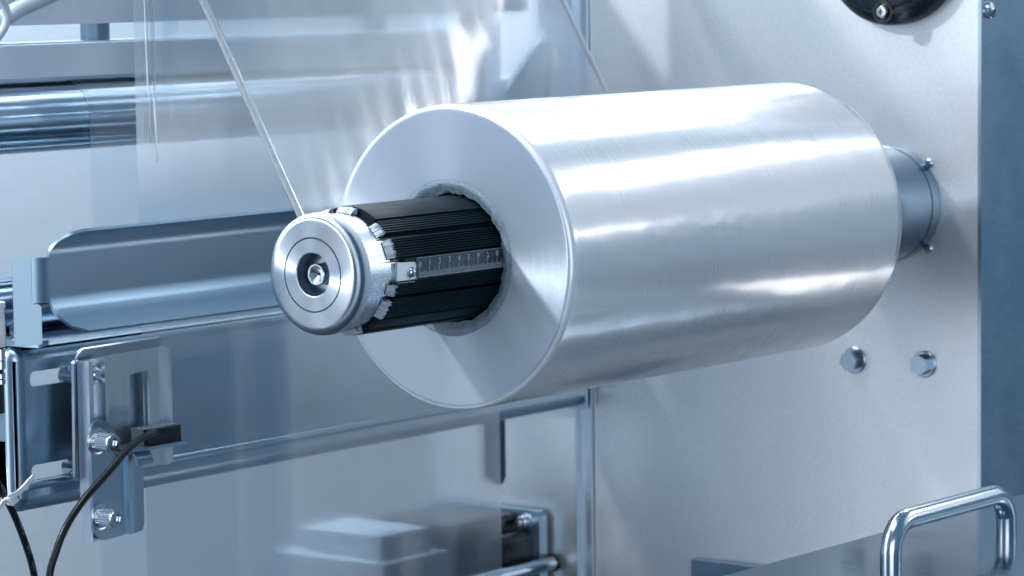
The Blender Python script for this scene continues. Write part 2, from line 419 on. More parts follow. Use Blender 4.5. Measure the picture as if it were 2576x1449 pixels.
# core tube and ribbed strips
RS = .0408
Y0, Y1 = YF+.024, .40
build('core_tube', L([(0, .004), (.0372, .004), (.0372, Y1-Y0), (0, Y1-Y0)], (0, Y0, 0), (0, 1, 0), 120), M['black'], sh)
def strip(a0, a1, ribs, name='rubber_strip', r=RS, y0=None, smooth_top=False):
    bm = bmesh.new(); pts = [(a0, .0374), (a0, r-.0004)]
    if ribs:
        w = (a0-a1)/ribs
        for k in range(ribs):
            s = a0-w*k
            pts += [(s-.06*w, r), (s-.50*w, r+.00025), (s-.62*w, r-.0003), (s-.70*w, r-.00135), (s-.92*w, r-.00135), (s-.97*w, r-.0003)]
    else:
        for k in range(13): pts.append((a0+(a1-a0)*k/12, r))
    pts += [(a1, r-.0004), (a1, .0374)]
    ya = YF+.0345 if y0 is None else y0
    rows = [[Vector((rr*math.cos(rad(a)), y, rr*math.sin(rad(a)))) for a, rr in pts] for y in (ya, Y1)]
    sheet(bm, rows, 0)
    g = [v for v in bm.verts if abs(v.co.y-ya) < 1e-6]
    bmesh.ops.contextual_create(bm, geom=g)
    return build(name, bm, M['rubber'], sh, smooth=22)
strip(97, 55, 0, r=RS+.0008); strip(53, 37.5, 6); strip(32.5, 13.5, 8)
strip(-7.5, -21, 6); strip(-24, -47, 9); strip(-49, -66, 0); strip(-68, -92, 0, r=RS+.001)
for a in (-95, -120, -145, -170, 165, 140, 118): strip(a, a-20, 8)
# ruler lying in the groove between the strips
xr = .0402
build('ruler_seat', B(.0372, xr-.0008, Y0+.02, Y1, -.0055, .0088), M['black'], sh)
rl = build('ruler', B(xr-.0008, xr, -.0825, .02, -.0048, .0083), M['ruler'], sh)
bm = bmesh.new()
def tick(y, h, w): box(bm, xr, xr+.00005, y-w/2, y+w/2, -.0042, -.0042+h)
YR = -.0803
for k in range(0, 88): tick(YR+k*.001, .0066 if k % 10 == 0 else .0049 if k % 5 == 0 else .0034, .00030 if k % 10 == 0 else .00024)
box(bm, xr, xr+.00005, YR, YR+.088, -.0044, -.0042)
box(bm, xr, xr+.00005, YR-.0025, YR+.09, .0081, .0083); box(bm, xr, xr+.00005, YR-.0025, YR-.0023, .0062, .0081)
tk = build('scale_marks', bm, M['mark'], rl, smooth=0); tag(tk, kind='stuff')
def text_mesh(name, s, o, u, v, size, m, parent, ext=.00004):
    cu = bpy.data.curves.new(name, 'FONT'); cu.body = s; cu.size = size; cu.align_x = 'CENTER'; cu.extrude = ext; cu.resolution_u = 3
    tmp = bpy.data.objects.new(name, cu); COL.objects.link(tmp)
    me = bpy.data.meshes.new_from_object(tmp.evaluated_get(bpy.context.evaluated_depsgraph_get()))
    bpy.data.objects.remove(tmp); bm = bmesh.new(); bm.from_mesh(me); bpy.data.meshes.remove(me)
    n = u.cross(v).normalized()
    for p in bm.verts: p.co = o+u*p.co.x+v*p.co.y+n*p.co.z
    return build(name, bm, m, parent, smooth=0)
for k in range(9):
    hb = .0032 if k == 0 else .0030
    text_mesh('digit', str(k), Vector((xr+.00008, YR+k*.010+(.0004 if k else .0006), .0068 if k else .0058)), Vector((0, 1, 0)), Vector((0, 0, -1)), .0054, M['mark'], rl)
# valve inside the bore
build('bore_floor', L([(.0137, .017), (.0105, .017), (.0100, .012), (.0072, .012), (.0072, .017), (0, .017)], (0, YF, 0), (0, 1, 0), 64), M['bright'], sh)
vv = build('valve', L([(.0011, .010), (.0011, .0062), (.0016, .0060), (.0056, .0036), (.0058, .0030), (.0066, .0030), (.0069, .0034), (.0069, .0085), (.0050, .0090), (.0050, .017)], (.0, YF, 0), (0, 1, 0), 64), M['zinc'], sh, smooth=25)
# bearing housing at the wall
build('bearing_sleeve', L([(.0, .43-YW), (.0445, .43-YW), (.0462, .432-YW), (.0462, -.012), (.0468, -.011), (.0468, -.0005), (0, -.0005)], (0, YW, 0), (0, 1, 0), 96), M['hub'], sh, smooth=30)
for px, py in ((2331, 411), (2330, 626)):
    q = P(px, py, Y=YW-.004); q.y = YW
    build('small_screw', L([(.0036, 0), (.0036, .0010), (.0024, .0020), (0, .0022)], q, (0, -1, 0), 24), M['bolt'], sh)

# ------------------------------------------------------------------ film roll
RR, RL = .1021, .4169
fr = thing('film_roll', 'thick roll of clear plastic film wound on a cardboard core', 'film roll', (0, RL/2, 0))
def t_(t): return math.asin(max(-1, min(1, WU*math.cos(t)+WV*math.sin(t))))
_wu, _wv, _ww = frame((0, 1, 0)); WU, WV = _wu.z, _wv.z
def wob(t, h): return 1+min(1, h/.02)*(.0022*noise.noise(Vector((h*95+t_(t)*9, t_(t)*16-h*30, 4)))*math.exp(-((h-.20)/.11)**2-((t_(t)-.10)/.22)**2)+.0012*noise.noise(Vector((h*26, math.cos(t)*9+h*20, math.sin(t)*9)))*.6+.0022*noise.noise(Vector((h*9, math.cos(t)*1.6, math.sin(t)*1.6)))+.0012*noise.noise(Vector((h*40, math.cos(t)*5, math.sin(t)*5))))
prof = [(RR-.0040, 0), (RR-.0026, .0003), (RR-.0014, .0010), (RR-.0005, .0021), (RR-.0001, .0034), (RR, .0048)]
ys = [i*RL/90 for i in range(2, 89)]
prof += [(RR, y) for y in ys] + [(RR, RL-.012), (RR-.0008, RL-.006), (RR-.003, RL-.0025), (RR-.007, RL)]
bm = bmesh.new()
lathe(bm, prof, (0, 0, 0), (0, 1, 0), 240, rf=wob)
rs = [.0523+(RR-.0040-.0523)*i/44 for i in range(45)]
lathe(bm, [(r, random.uniform(-.000012, .000012)*(0 < i < 44)) for i, r in enumerate(rs)], (0, 0, 0), (0, 1, 0), 240, rf=lambda t, h: 1)
lathe(bm, [(RR-.007, RL), (.0523, RL), (.0523, 0)], (0, 0, 0), (0, 1, 0), 240)
bmesh.ops.remove_doubles(bm, verts=bm.verts, dist=.00035)
for f in bm.faces:
    c = f.calc_center_median(); f.material_index = 1 if (c.y < .0002 or c.y > RL-.0002) else 0
o = build('film_winding', bm, M['roll'], fr, smooth=60); o.data.materials.append(M['rollface'])
def rag(t, h): return 1+(.034*noise.noise(Vector((math.cos(t)*7, math.sin(t)*7, 3)))+.020*noise.noise(Vector((math.cos(t)*19, math.sin(t)*19, 1))))*(1 if h < .02 else 0)
bm = bmesh.new()
lathe(bm, [(.0430, .05), (.0430, .003)], (0, 0, 0), (0, 1, 0), 240, rf=rag)
ring0 = [v for v in bm.verts if abs(v.co.y-.003) < 1e-5]
prev = sorted(ring0, key=lambda v: math.atan2(v.co.z, v.co.x))
for k, f in enumerate((.15, .35, .55, .75, 1.0)):
    cur = []
    for v in prev if k == 0 else base:
        pass
    if k == 0: base = prev
    for v in base:
        a = math.atan2(v.co.z, v.co.x); r0 = math.hypot(v.co.x, v.co.z); r = r0+(.0523-r0)*f
        y = .0032-.0042*min(1, f*1.6)+.0006*noise.noise(Vector((math.cos(a)*12, math.sin(a)*12, f*9)))
        if f == 1.0: y = .0002
        cur.append(bm.verts.new((r*math.cos(a), y, r*math.sin(a))))
    for i in range(len(cur)): bm.faces.new((prev[i], cur[i], cur[(i+1) % len(cur)], prev[(i+1) % len(cur)]))
    prev = cur
build('cardboard_core', bm, M['core'], fr, smooth=50)

# ------------------------------------------------------------------ film webs
def ptn(t): return Vector((RR*math.cos(t), 0, RR*math.sin(t)))
al = rad(30.5); up = Vector((-math.sin(al), 0, math.cos(al)))
tp = Vector((-math.cos(al), 0, -math.sin(al)))*(RR+.0006)
bm = bmesh.new(); rows = []
for i in range(141):
    y = .001+RL*.998*i/140; row = []
    for j in range(31):
        s = .42*j/30
        p = tp+up*s; p.y = y
        amp = min(1, s/.08)
        d = .0010*noise.noise(Vector((y*11+s*4, s*4, 1)))+00.00022*noise.noise(Vector((y*50-s*16, s*6, 5)))+.00002*noise.noise(Vector((y*150-s*40, s*9, 8)))
        p += Vector((math.cos(al), 0, math.sin(al)))*d*amp
        row.append(p)
    rows.append(row)
wa = thing('unwinding_film', 'clear film web rising steeply from behind the roll out of the picture', 'plastic film', tp+Vector((0, .2, 0)))
build('film_sheet', sheet(bm, rows, 0), M['filmA'], wa, smooth=80)
for y, r in ((.0018, .0042), (RL-.001, .0026)):
    pts = [tp+up*(.42*j/24)+Vector((0, y, 0)) for j in range(2, 25)]
    bm = tube(bmesh.new(), pts, r, 12)
    for v in bm.verts:
        w_ = v.co-tp; s = w_.dot(up); nrm = Vector((math.cos(al), 0, math.sin(al)))
        hgt = w_.dot(nrm); v.co -= nrm*hgt*.55
    build('folded_edge', bm, M['foldfilm'], wa, smooth=60)

XB = -.287
def web(x, z0, z1, m, name, label, seed, wave=.0012, edges=True):
    rows = []
    for i in range(49):
        y = .0+RL*i/48; row = []
        for j in range(13):
            z = z0+(z1-z0)*j/12
            row.append(Vector((x+wave*noise.noise(Vector((y*22, z*2, seed))), y, z)))
        rows.append(row)
    o = build(name, sheet(bmesh.new(), rows, 0), m, None, smooth=80)
    return tag(o, label, 'plastic film')
wb = web(XB, -.55, .40, M['filmB'], 'hanging_film', 'clear film sheet hanging straight down in front of the crossbeam', 2.0)
# soft folds near the hanging film's left edge: doubled strips of film
for y, w, z0, z1 in ((.011, .0016, .07, .40), (.018, .0022, .055, .40), (.036, .0085, .083, .40)):
    rows = []
    for j in range(15):
        z = z0+(z1-z0)*j/14
        rows.append([Vector((XB+.0014+.0009*(1-abs(k)**2)*(w < .005), y+w*k*min(1, .08+(z-z0)/.06)+.0012*math.sin(z*14+y*90), z)) for k in (-1, -.6, -.2, .2, .6, 1)])
    o = build('film_fold', sheet(bmesh.new(), rows, 0), M['creasefilm'] if w < .005 else M['filmC'], None, smooth=80); o.parent = wb
# film going round the roller and down behind the beam
RC = Vector((-.360, 0, .0885)); RRAD = .0253
rows = []
for i in range(25):
    y = RL*i/24; row = []
    for k in range(10): row.append(Vector((RC.x-.02-.03*(9-k)/9, y, RC.z+RRAD+.0006)))
    for k in range(13):
        t = pi/2-pi/2*k/12; row.append(Vector((RC.x+(RRAD+.0006)*math.cos(t), y, RC.z+(RRAD+.0006)*math.sin(t))))
    for k in range(1, 12): row.append(Vector((RC.x+RRAD+.0006+.0006*noise.noise(Vector((y*20, k*.4, 3))), y, RC.z-.60*k/11)))
    rows.append(row)
o = build('roller_film', sheet(bmesh.new(), rows, 0), M['filmC'], None, smooth=80)
tag(o, 'clear film wrapped over the large steel roller and dropping behind the crossbeam', 'plastic film')

# ------------------------------------------------------------------ rollers and bars behind the film
YE = .47
rb = thing('guide_roller', 'large polished steel roller at the upper left under the flat bars', 'roller', (RC.x, .18, RC.z))
build('roller_body', L([(.020, -.22), (RRAD, -.219), (RRAD, YE-.01), (.012, YE-.009), (.012, YE+.08)], RC, (0, 1, 0), 96), M['roller'], rb)
r2 = thing('lower_roller', 'dark steel roller half hidden behind the bent guide sheet', 'roller', (-.365, .18, -.045))
build('roller_body', L([(.010, -.20), (.020, -.199), (.020, .5), (.01, .501), (.01, .56)], (-.365, 0, -.046), (0, 1, 0), 64), M['roller'], r2)
a = P(0, 106, X=-.352); b = P(0, 200, X=-.352); e = P(1240, 100, X=-.352)
lb = thing('lower_flat_bar', 'wide pale flat bar running just above the large roller', 'machine bar', (-.36, .2, b.z))
a.z -= .0028
build('bar', B(-.362, -.352, a.y-.002, e.y, b.z, a.z), M['barface'], lb, bevel=.0006)
build('bar_lip', B(-.40, -.3635, a.y-.002, e.y, b.z-.0075, b.z+.003), M['dark_steel'], lb)
build('bar_top', B(-.40, -.3635, a.y-.002, e.y, a.z-.003, a.z+.0012), M['dark_steel'], lb)
a2 = P(0, 66, X=-.352)
ub = thing('upper_flat_bar', 'pale flat bar at the top left above the white gap', 'machine bar', (-.36, .2, a2.z))
build('bar', B(-.362, -.352, a2.y-.03, e.y+.05, a2.z, .26), M['barface'], ub, bevel=.0006)
for px0, px1 in ((250, 305), (965, 1005)):
    q0 = P(px0, 80, X=-.358); q1 = P(px1, 80, X=-.358); r = (q1.y-q0.y)*.5*.62
    yc = (q0.y+q1.y)/2
    s = build('spacer', L([(0, 0), (r*1.55, 0), (r*1.55, a2.z-a.z-.0014), (0, a2.z-a.z-.0014)], (-.374, yc, a.z+.0013), (0, 0, 1), 40), M['spacer'], None)
    tag(s, 'dark round steel spacer between the two flat bars, ' + ('left one in the clear' if px0 < 600 else 'right one seen through the film'), 'spacer', 'spacers between the flat bars')
# bearing block at the right end of the roller and bars
q0 = P(1238, 110, Y=YE); q1 = P(1276, 300, Y=YE)
bb = thing('bearing_block', 'dark upright bearing block at the far end of the large roller', 'bearing block', (q0.x, YE, .05))
build('block', B(-.40, -.338, YE, YE+.02, .03, .155), M['dark_steel'], bb, bevel=.0015)
build('bolt_cap', L([(0, .012), (.006, .012), (.0075, .008), (.0075, 0)], (-.350, YE, .148), (0, -1, 0), 24), M['black'], bb)
# triangular gusset against the wall
xg = -.345
g0 = P(1425, 12, X=xg); g1 = P(1165, 385, X=xg)
sl = (g0.z-g1.z)/(g0.y-g1.y); yt = YW-.001; zt = g0.z+(yt-g0.y)*sl
zb_ = g1.z-.10; 
bm = plate(bmesh.new(), [(g1.y-.10/sl, zb_), (yt, zb_), (yt, zt)], [], (xg, 0, 0), t=.006, **YZ)
gs = build('gusset_plate', bm, M['dark_steel'], None); tag(gs, 'triangular steel gusset with a slanted edge standing out from the wall behind the film', 'gusset')
q0 = P(1262, 312, X=xg+.012); q1 = P(1378, 385, X=xg+.012)
dk = build('clamp_block', B(xg+.0005, xg+.012, q0.y, q1.y, q1.z-.03, q0.z), M['black'], None, bevel=.001); tag(dk, 'small dark clamp block on the gusset just above the roll', 'clamp block')

# ------------------------------------------------------------------ crossbeam
XF = -.298
zt, zb = -.0665, -.1845
yl, yr = P(36, 1000, X=XF).y, .552
bt = thing('crossbeam', 'wide folded steel crossbeam with rounded edges running under the roll to the wall', 'crossbeam', (XF, yl, zb))
R1 = .0105
def slot_poly(x0, x1, y0, y1):
    a = P(x0, y1, X=XF); b = P(x1, y0, X=XF)
    zc = (P(x0, (y0+y1)/2, X=XF)).z; hh = (P(x0, y0, X=XF).z-P(x0, y1, X=XF).z)/2
    return rpoly([(a.y, zc-hh), (a.y+.085, zc-hh), (a.y+.085, zc+hh), (a.y, zc+hh)], hh*.75, 8)
h1 = slot_poly(76, 176, 936, 974); h2 = slot_poly(80, 180, 1171, 1211)
bm = plate(bmesh.new(), [(yl+R1, zb+R1), (yr, zb+R1), (yr, zt-R1), (yl+R1, zt-R1)], [h1, h2], (XF, 0, 0), t=.0025, **YZ)
def bend(c, a0, a1, y0, y1, n=8):   # quarter bend round an axis parallel to Y
    return [[Vector((c[0]+R1*math.cos(rad(a0+(a1-a0)*k/n)), y, c[1]+R1*math.sin(rad(a0+(a1-a0)*k/n)))) for k in range(n+1)] for y in (y0, y1)]
xo = XF-R1
def strip_to(rows, t=0): sheet(bm, rows, t)
r = bend((xo, zt-R1), 0, 90, yl+R1, yr); r = [q+[Vector((-.40, q[-1].y, zt))] for q in r]; strip_to(r)
r = bend((xo, zb+R1), 0, -90, yl+R1, yr); r = [q+[Vector((XF-.02, q[-1].y, zb))] for q in r]; strip_to(r)
# left end: bend round a vertical axis, corner patches
for zlo, zhi in ((zb+R1, zt-R1),):
    rows = [[Vector((xo+R1*math.cos(rad(k*90/8)), yl+R1-R1*math.sin(rad(k*90/8)), z)) for k in range(9)]+[Vector((-.40, yl, z))] for z in (zlo, zhi)]
    strip_to(rows)
for zc, s in ((zt-R1, 1), (zb+R1, -1)):
    rows = []
    for i in range(7):
        ph = rad(90*i/6)
        rows.append([Vector((xo+R1*math.cos(ph)*math.cos(rad(k*15)), yl+R1-R1*math.cos(ph)*math.sin(rad(k*15)), zc+s*R1*math.sin(ph))) for k in range(7)])
    strip_to(rows)
strip_to([[Vector((xo, yl+R1, zt)), Vector((-.40, yl+R1, zt))], [Vector((xo, yl, zt-R1)), Vector((-.40, yl, zt-R1))]])
bmesh.ops.remove_doubles(bm, verts=bm.verts, dist=.00002)
build('beam_body', bm, M['beam'], bt, smooth=50)
build('end_flange', B(-.40, XF+.0015, yr-.004, yr, zb-.002, zt), M['beam'], bt, bevel=.0012)
build('bottom_hem', L([(.0, 0), (.0036, 0), (.0036, yr-yl-.012), (0, yr-yl-.012)], (XF+.0002, yl+.008, zb+.0195), (0, 1, 0), 12), M['beam'], bt)

# ------------------------------------------------------------------ bent guide sheet on its bolted foot
XG = -.262
gd = thing('guide_sheet', 'long bent steel guide sheet with flared edges bolted onto the crossbeam', 'guide sheet', (XG, -.1, -.06))
prof = []
zA, zB_ = .0030, -.0360
def q(x, z): prof.append((x, z))
for k in range(15):                      # upper flange flares out, broad bend into the face
    t = k/14; q(XG+.0125*(1-t)**2.2, .0165-.0190*t)
for k in range(1, 8): q(XG, -.0025+(-.028+.0025)*k/7)
for k in range(1, 10):                   # broad lower bend
    t = k/9; q(XG+.0035*t*t, -.028-.0115*t)
q(XG+.0075, -.0445); q(XG+.0125, -.0505); q(XG+.0160, -.0550)
ztop, zbot = prof[0][1], prof[-1][1]
yL = P(118, 640, X=XG).y; yR = .30
rows = []
for x, z in prof:
    d = 0
    if z > zA-.004: d = .0235*(1-math.sqrt(max(0, 1-((z-(zA-.004))/(ztop-zA+.004))**2)))
    if z < zB_+.0: d = .022*(1-math.sqrt(max(0, 1-((zB_-z)/(zB_-zbot))**2)))
    ys_ = [yL+d+(yR-yL-d)*k/30 for k in range(31)]
    rows.append([Vector((x, y, z)) for y in ys_])
build('guide_face', sheet(bmesh.new(), rows, .0022), M['sheet'], gd, smooth=40)
# tab bent back and down to the foot
A0 = P(*c4(375, 486), X=XG).z; A1 = P(*c4(375, 830), X=XG).z
zf = zt+.0042
an = rad(38); tdir = Vector((-math.sin(an)*.9, -math.cos(an), 0)).normalized()
rows = []
for z in (A0, (A0+A1)/2, A1):
    row = [Vector((XG, yL-.0001, z))]; p = Vector((XG, yL-.001, z)); row.append(p.copy())
    for k in range(1, 6):
        t = an*k/5; p = p+Vector((-math.sin(t), -math.cos(t), 0))*.0022; row.append(p.copy())
    rows.append(row)
bm = sheet(bmesh.new(), rows, .0022); pe = rows[0][-1]
tw = P(143, 700, X=pe.x-.012); wtab = .0130
out = rpoly([(0, A1+.001), (.000, zf), (wtab, zf), (wtab, A0), (0, A0)], [0, 0, 0, .004, 0], 6)
out = [Vector((p[0]-.003, p[1])) for p in out]
out = rpoly([(-.0062, A1-.001), (-.0062, zf+.0005), (wtab, zf+.0005), (wtab, A0), (-.0005, A0), (-.0005, A1-.001)], [.003, .001, .001, .004, 0, 0], 6)
plate(bm, out, [], Vector((pe.x, pe.y, 0)), tdir, Vector((0, 0, 1)), -.0022)
build('guide_tab', bm, M['sheet'], gd, smooth=40)
f0 = P(13, 855, Z=zf); f1 = P(100, 872, Z=zf-.003); f2 = P(122, 853, Z=zf)
foot = [(f0.x, f0.y), (f1.x, f1.y), (f2.x, f2.y+.0005), (f2.x-.028, f2.y+.004), (f0.x-.030, f0.y+.01)]
bm = plate(bmesh.new(), rpoly([(p[0], p[1]) for p in foot], .0012, 3), [], (0, 0, zf), (1, 0, 0), (0, 1, 0), .0042)
build('foot_plate', bm, M['sheet'], gd, bevel=.0004)
c = P(54, 853, Z=zf)
c.x -= .001
w_ = build('washer', L([(0, 0), (.0075, 0), (.0078, .0008), (.0062, .0012), (.0066, .003), (.0058, .0034), (0, .0034)], c, (0, 0, 1), 32), M['zinc'], gd)
build('bolt_head', prism(bmesh.new(), circle2((0, 0), .0074, 6, .35), c+Vector((0, 0, .0034)), (0, 0, 1), .0055), M['zinc'], w_, bevel=.0005)

# ------------------------------------------------------------------ sensor bracket on the beam
XP = -.283
sb_ = thing('sensor_bracket', 'steel sensor bracket with slotted cover, rail and angle plate on the crossbeam', 'bracket', (XP, -.05, -.12))
def q5(x, y, X=XP): p = P(*c5(x, y), X=X); return (p.y, p.z)
TL, TR, BR, BL = q5(150, 195), q5(698, 108), q5(712, 890), q5(160, 990)
hole = [q5(505, 290), q5(635, 262), q5(645, 640), q5(510, 660)]
bm = plate(bmesh.new(), rpoly([BL, BR, TR, TL], [.006, .001, .001, .004]), [rpoly(hole, .001, 3)], (XP, 0, 0), t=.0022, **YZ)
def flange(p0, p1, dx, dv, r, bm):      # sheet flared towards +X from edge p0-p1
    o = Vector((XP, p0[0], p0[1])); u = Vector((0, p1[0]-p0[0], p1[1]-p0[1])); ln = u.length; u.normalize()
    v = Vector((dx, dv[0], dv[1])); h = v.length; v.normalize()
    out = rpoly([(0, 0), (ln, 0), (ln, h), (0, h)], [0, 0, r, r], 8)
    n = u.cross(v); plate(bm, out, [], o, u, v, .0018 if n.x > 0 else -.0018)
flange(TL, TR, .0045, (0, .0075), .005, bm)
flange(BR, TR, .0045, (.0088, 0), .006, bm)
flange(BL, TL, .004, (-.006, 0), .006, bm)
build('cover_plate', bm, M['rail'], sb_, smooth=25)
bk = build('hole_back', B(XP-.012, XP-.010, hole[0][0]-.01, hole[1][0]+.01, hole[2][1], hole[0][1]+.01), M['dark_steel'], sb_)
# knurled studs seen in the beam slots
for cx, cy in ((88, 300), (110, 905)):
    p = P(*c5(cx, cy), X=XF-.001)
    build('knurled_stud', L([(0, .014), (.0075, .014), (.0075, 0), (0, 0)], (XF-.006, p.y+.004, p.z), (1, 0, 0), 48, rf=lambda t, h: 1+.02*math.sin(t*24)), M['zinc'], sb_)
# U rail
x0, x1 = XP+.001, XP+.0125
ya = P(*c5(240, 500), X=x1).y; yb = ya+.0185
zt_, zb_ = P(*c5(240, 205), X=x1).z, P(*c5(262, 1402), X=x1).z
lean = math.tan(rad(.55))
bm = bmesh.new()
box(bm, x0, x1, ya, ya+.0042, zb_, zt_); box(bm, x0, x0+.002, ya+.0042, yb-.0026, zb_, zt_); box(bm, x0, x1, yb-.0026, yb, zb_, zt_)
build('rail', bm, M['rail'], sb_, bevel=.0003)
nn = P(*c5(285, 288), X=x0+.005)
nt_ = build('hex_nut', prism(bmesh.new(), circle2((0, 0), .0068, 6, .5), (x0+.002, ya+.010, nn.z), (1, 0, 0), .0048), M['zinc'], sb_, bevel=.0006)
build('stud_end', L([(.0038, 0), (.0038, .008), (.003, .0086), (0, .0086)], (x0+.002, ya+.010, nn.z), (1, 0, 0), 24), M['zinc'], nt_)
# angle plate with shelf
XA = x1+.0032
def a5(x, y): p = P(*c5(x, y), X=XA); return (p.y, p.z)
out = [a5(246, 690), a5(252, 640), a5(275, 605), a5(315, 590), a5(355, 600), a5(385, 635), a5(397, 690), a5(410, 830), a5(490, 820), a5(492, 1347), a5(440, 1362), a5(350, 1388), a5(318, 1388), a5(288, 1362), a5(270, 1310)]
bm = plate(bmesh.new(), out, [], (XA, 0, 0), t=.003, **YZ)
f0_, f1_ = a5(492, 1347), a5(490, 820)
wd_ = .0205; ang = rad(20)
rows = []
n_ = 8
for z in [f0_[1]+(f1_[1]-f0_[1])*k/6 for k in range(7)]:
    row = [Vector((XA, f0_[0]-.0005, z))]; p = Vector((XA, f0_[0], z))
    for k in range(1, 7):
        t = ang*k/6; p = p+Vector((-math.sin(t), math.cos(t), 0))*.0012; row.append(p.copy())
    zz = z+.0035*(1 if z < f0_[1]+.0005 else 0)
    p = p+Vector((-math.sin(ang), math.cos(ang), 0))*(wd_-.011); row.append(p.copy())
    p = p+Vector((-math.sin(ang), math.cos(ang), 0))*.004; row.append(Vector((p.x, p.y, max(z, f0_[1]+.004))))
    rows.append(row)
sheet(bm, rows, .003)
build('angle_plate', bm, M['sheet'], sb_, smooth=35, bevel=0)
zs = P(*c5(640, 772), X=XA+.012).z
y0 = P(*c5(600, 790), X=XA+.012).y; y1 = P(*c5(892, 708), X=XA+.012).y
bm = plate(bmesh.new(), rpoly([(XA-.018, y0-.016), (XA+.006, y0-.012), (XA+.012, y0+.002), (XA+.012, y1), (XA-.018, y1-.002)], [.001, .002, .003, .002, .001], 5), [], (0, 0, zs), (1, 0, 0), (0, 1, 0), .0022)
rows = []
for y in (y0-.004, y0+.004, y0+.012): rows.append([Vector((XA-.002+.010*math.sin(rad(k*15)), y, zs-.0122+.010*math.cos(rad(k*15))-.0002)) for k in range(0, 7)])
sheet(bm, rows, .0018)
build('shelf', bm, M['sheet'], sb_, smooth=40)
def capbolt(px, py, parent):
    p = P(*c5(px, py), X=XA+.018); c = Vector((XA, p.y, p.z))
    w = build('washer', L([(0, 0), (.0093, 0), (.0093, .0014), (.0078, .0016), (.0078, .0034), (0, .0034)], c, (1, 0, 0), 48), M['zinc'], parent)
    n = 96; outl = [Vector(((.0066+(.00022 if i % 4 < 2 else -.0001))*math.cos(2*pi*i/n), (.0066+(.00022 if i % 4 < 2 else -.0001))*math.sin(2*pi*i/n))) for i in range(n)]
    bm = prism(bmesh.new(), outl, c+Vector((.0034, 0, 0)), (1, 0, 0), .0122)
    lathe(bm, [(.0064, .0156), (.0062, .0170), (.0058, .0176), (.0040, .0176)], c, (1, 0, 0), 48)
    u, v, w2 = frame((1, 0, 0))
    hx = circle2((0, 0), .0034, 6, .3)
    plate(bm, circle2((0, 0), .0041, 48), [hx], c+w2*.0176, u, v, .0015)
    h = build('bolt_head', bm, M['zinc'], w, smooth=25)
    return w
capbolt(405, 745, sb_); capbolt(428, 1248, sb_)

# ------------------------------------------------------------------ photo sensor with its cable
zs += .0001
p0 = P(*c5(625, 745), X=XA+.0085); p1 = P(*c5(850, 702), X=XA+.0085)
ye0, ye1 = p0.y, p1.y; hh = .0118; xs0, xs1 = XA-.0075, XA+.0085
se = thing('photo_sensor', 'small grey sensor with black front window sitting on the bracket shelf', 'sensor', (XA, (ye0+ye1)/2, zs))
build('sensor_shell', B(xs0, xs1-.0045, ye0, ye1, zs, zs+hh), M['sensor'], se, bevel=.0007)
build('black_window', B(xs1-.0044, xs1, ye0+.0006, ye1-.0004, zs, zs+hh-.0004), M['blackpl'], se, bevel=.0006)
for y in (ye0+.004, ye1-.006):
    build('small_screw', L([(.0017, 0), (.0017, .0006), (.0009, .0006), (.0008, .0001), (0, .0001)], (xs0+.0035, y, zs+hh), (0, 0, 1), 20), M['zinc'], se)
cpts = [(388, 1088, XA+.0085), (372, 1095, XA+.013), (345, 1110, XA+.019), (315, 1137, XA+.026), (282, 1176, XA+.032), (245, 1218, XA+.036), (212, 1256, XA+.038), (178, 1305, XA+.038), (155, 1350, XA+.037), (140, 1392, XA+.036), (128, 1430, XA+.035), (121, 1475, XA+.035)]
build('sensor_cable', tube(bmesh.new(), spline([P(x, y, X=X) for x, y, X in cpts], 8), .0026, 16), M['cable'], se, smooth=60)

# second cable with print and zip tie
cp = [(-25, 1180), (0, 1226), (15, 1254), (34, 1292), (52, 1335), (68, 1380), (80, 1420), (90, 1470)]
XC2 = -.27
pc = [P(x, y, X=XC2) for x, y in cp]
cb = thing('printed_cable', 'black cable with faint grey print hanging at the lower left', 'cable', pc[-1])
build('cable_jacket', tube(bmesh.new(), spline(pc, 10), .0025, 16), M['cable'], cb, smooth=60)
for s, (xa_, ya_), (xb_, yb_) in (('80°C', (2, 1218), (13, 1240)), ('AWM 20', (46, 1305), (62, 1350)), ('80°C', (68, 1368), (76, 1398)), ('VW-1', (79, 1404), (88, 1445))):
    A = P(xa_+2, ya_, X=XC2+.00245); Bv = P(xb_+2, yb_, X=XC2+.00245); u = (Bv-A).normalized(); v = Vector((1, 0, 0)).cross(u)
    text_mesh('cable_print', s, (A+Bv)/2-v*.0012, u, v, .0030, M['faintmark'], cb)
zt0 = thing('zip_tie', 'white plastic zip tie with a long tail round the printed cable', 'cable tie', P(18, 1254, X=XC2))
cz = P(18, 1254, X=XC2); ax = (P(30, 1282, X=XC2)-P(6, 1232, X=XC2)).normalized()
build('tie_loop', L([(.0027, -.0019), (.0037, -.0019), (.0037, .0019), (.0027, .0019)], cz, ax, 28, closed=True), M['whitepl'], zt0)
u = Vector((1, 0, 0)); v = ax.cross(u).normalized()
bm = bmesh.new()
box(bm, -.001, .005, -.0032, .0032, -.0032, .0032)
mt = Matrix((( u.x, v.x, ax.x), (u.y, v.y, ax.y), (u.z, v.z, ax.z))).to_4x4(); mt.translation = cz+u*.0022
bm.transform(mt); build('tie_head', bm, M['whitepl'], zt0, bevel=.0008)
def strap(pts, w, name, parent):
    pts = spline(pts, 6); rows = []
    for i, p in enumerate(pts):
        t = (pts[min(i+1, len(pts)-1)]-pts[max(i-1, 0)]).normalized(); s = t.cross(Vector((1, .2, 0))).normalized()
        k = w*(1 if i < len(pts)-3 else .7)
        rows.append([p-s*k, p-s*k*.4, p+s*k*.4, p+s*k])
    build(name, sheet(bmesh.new(), rows, .0012), M['whitepl'], parent, smooth=40)
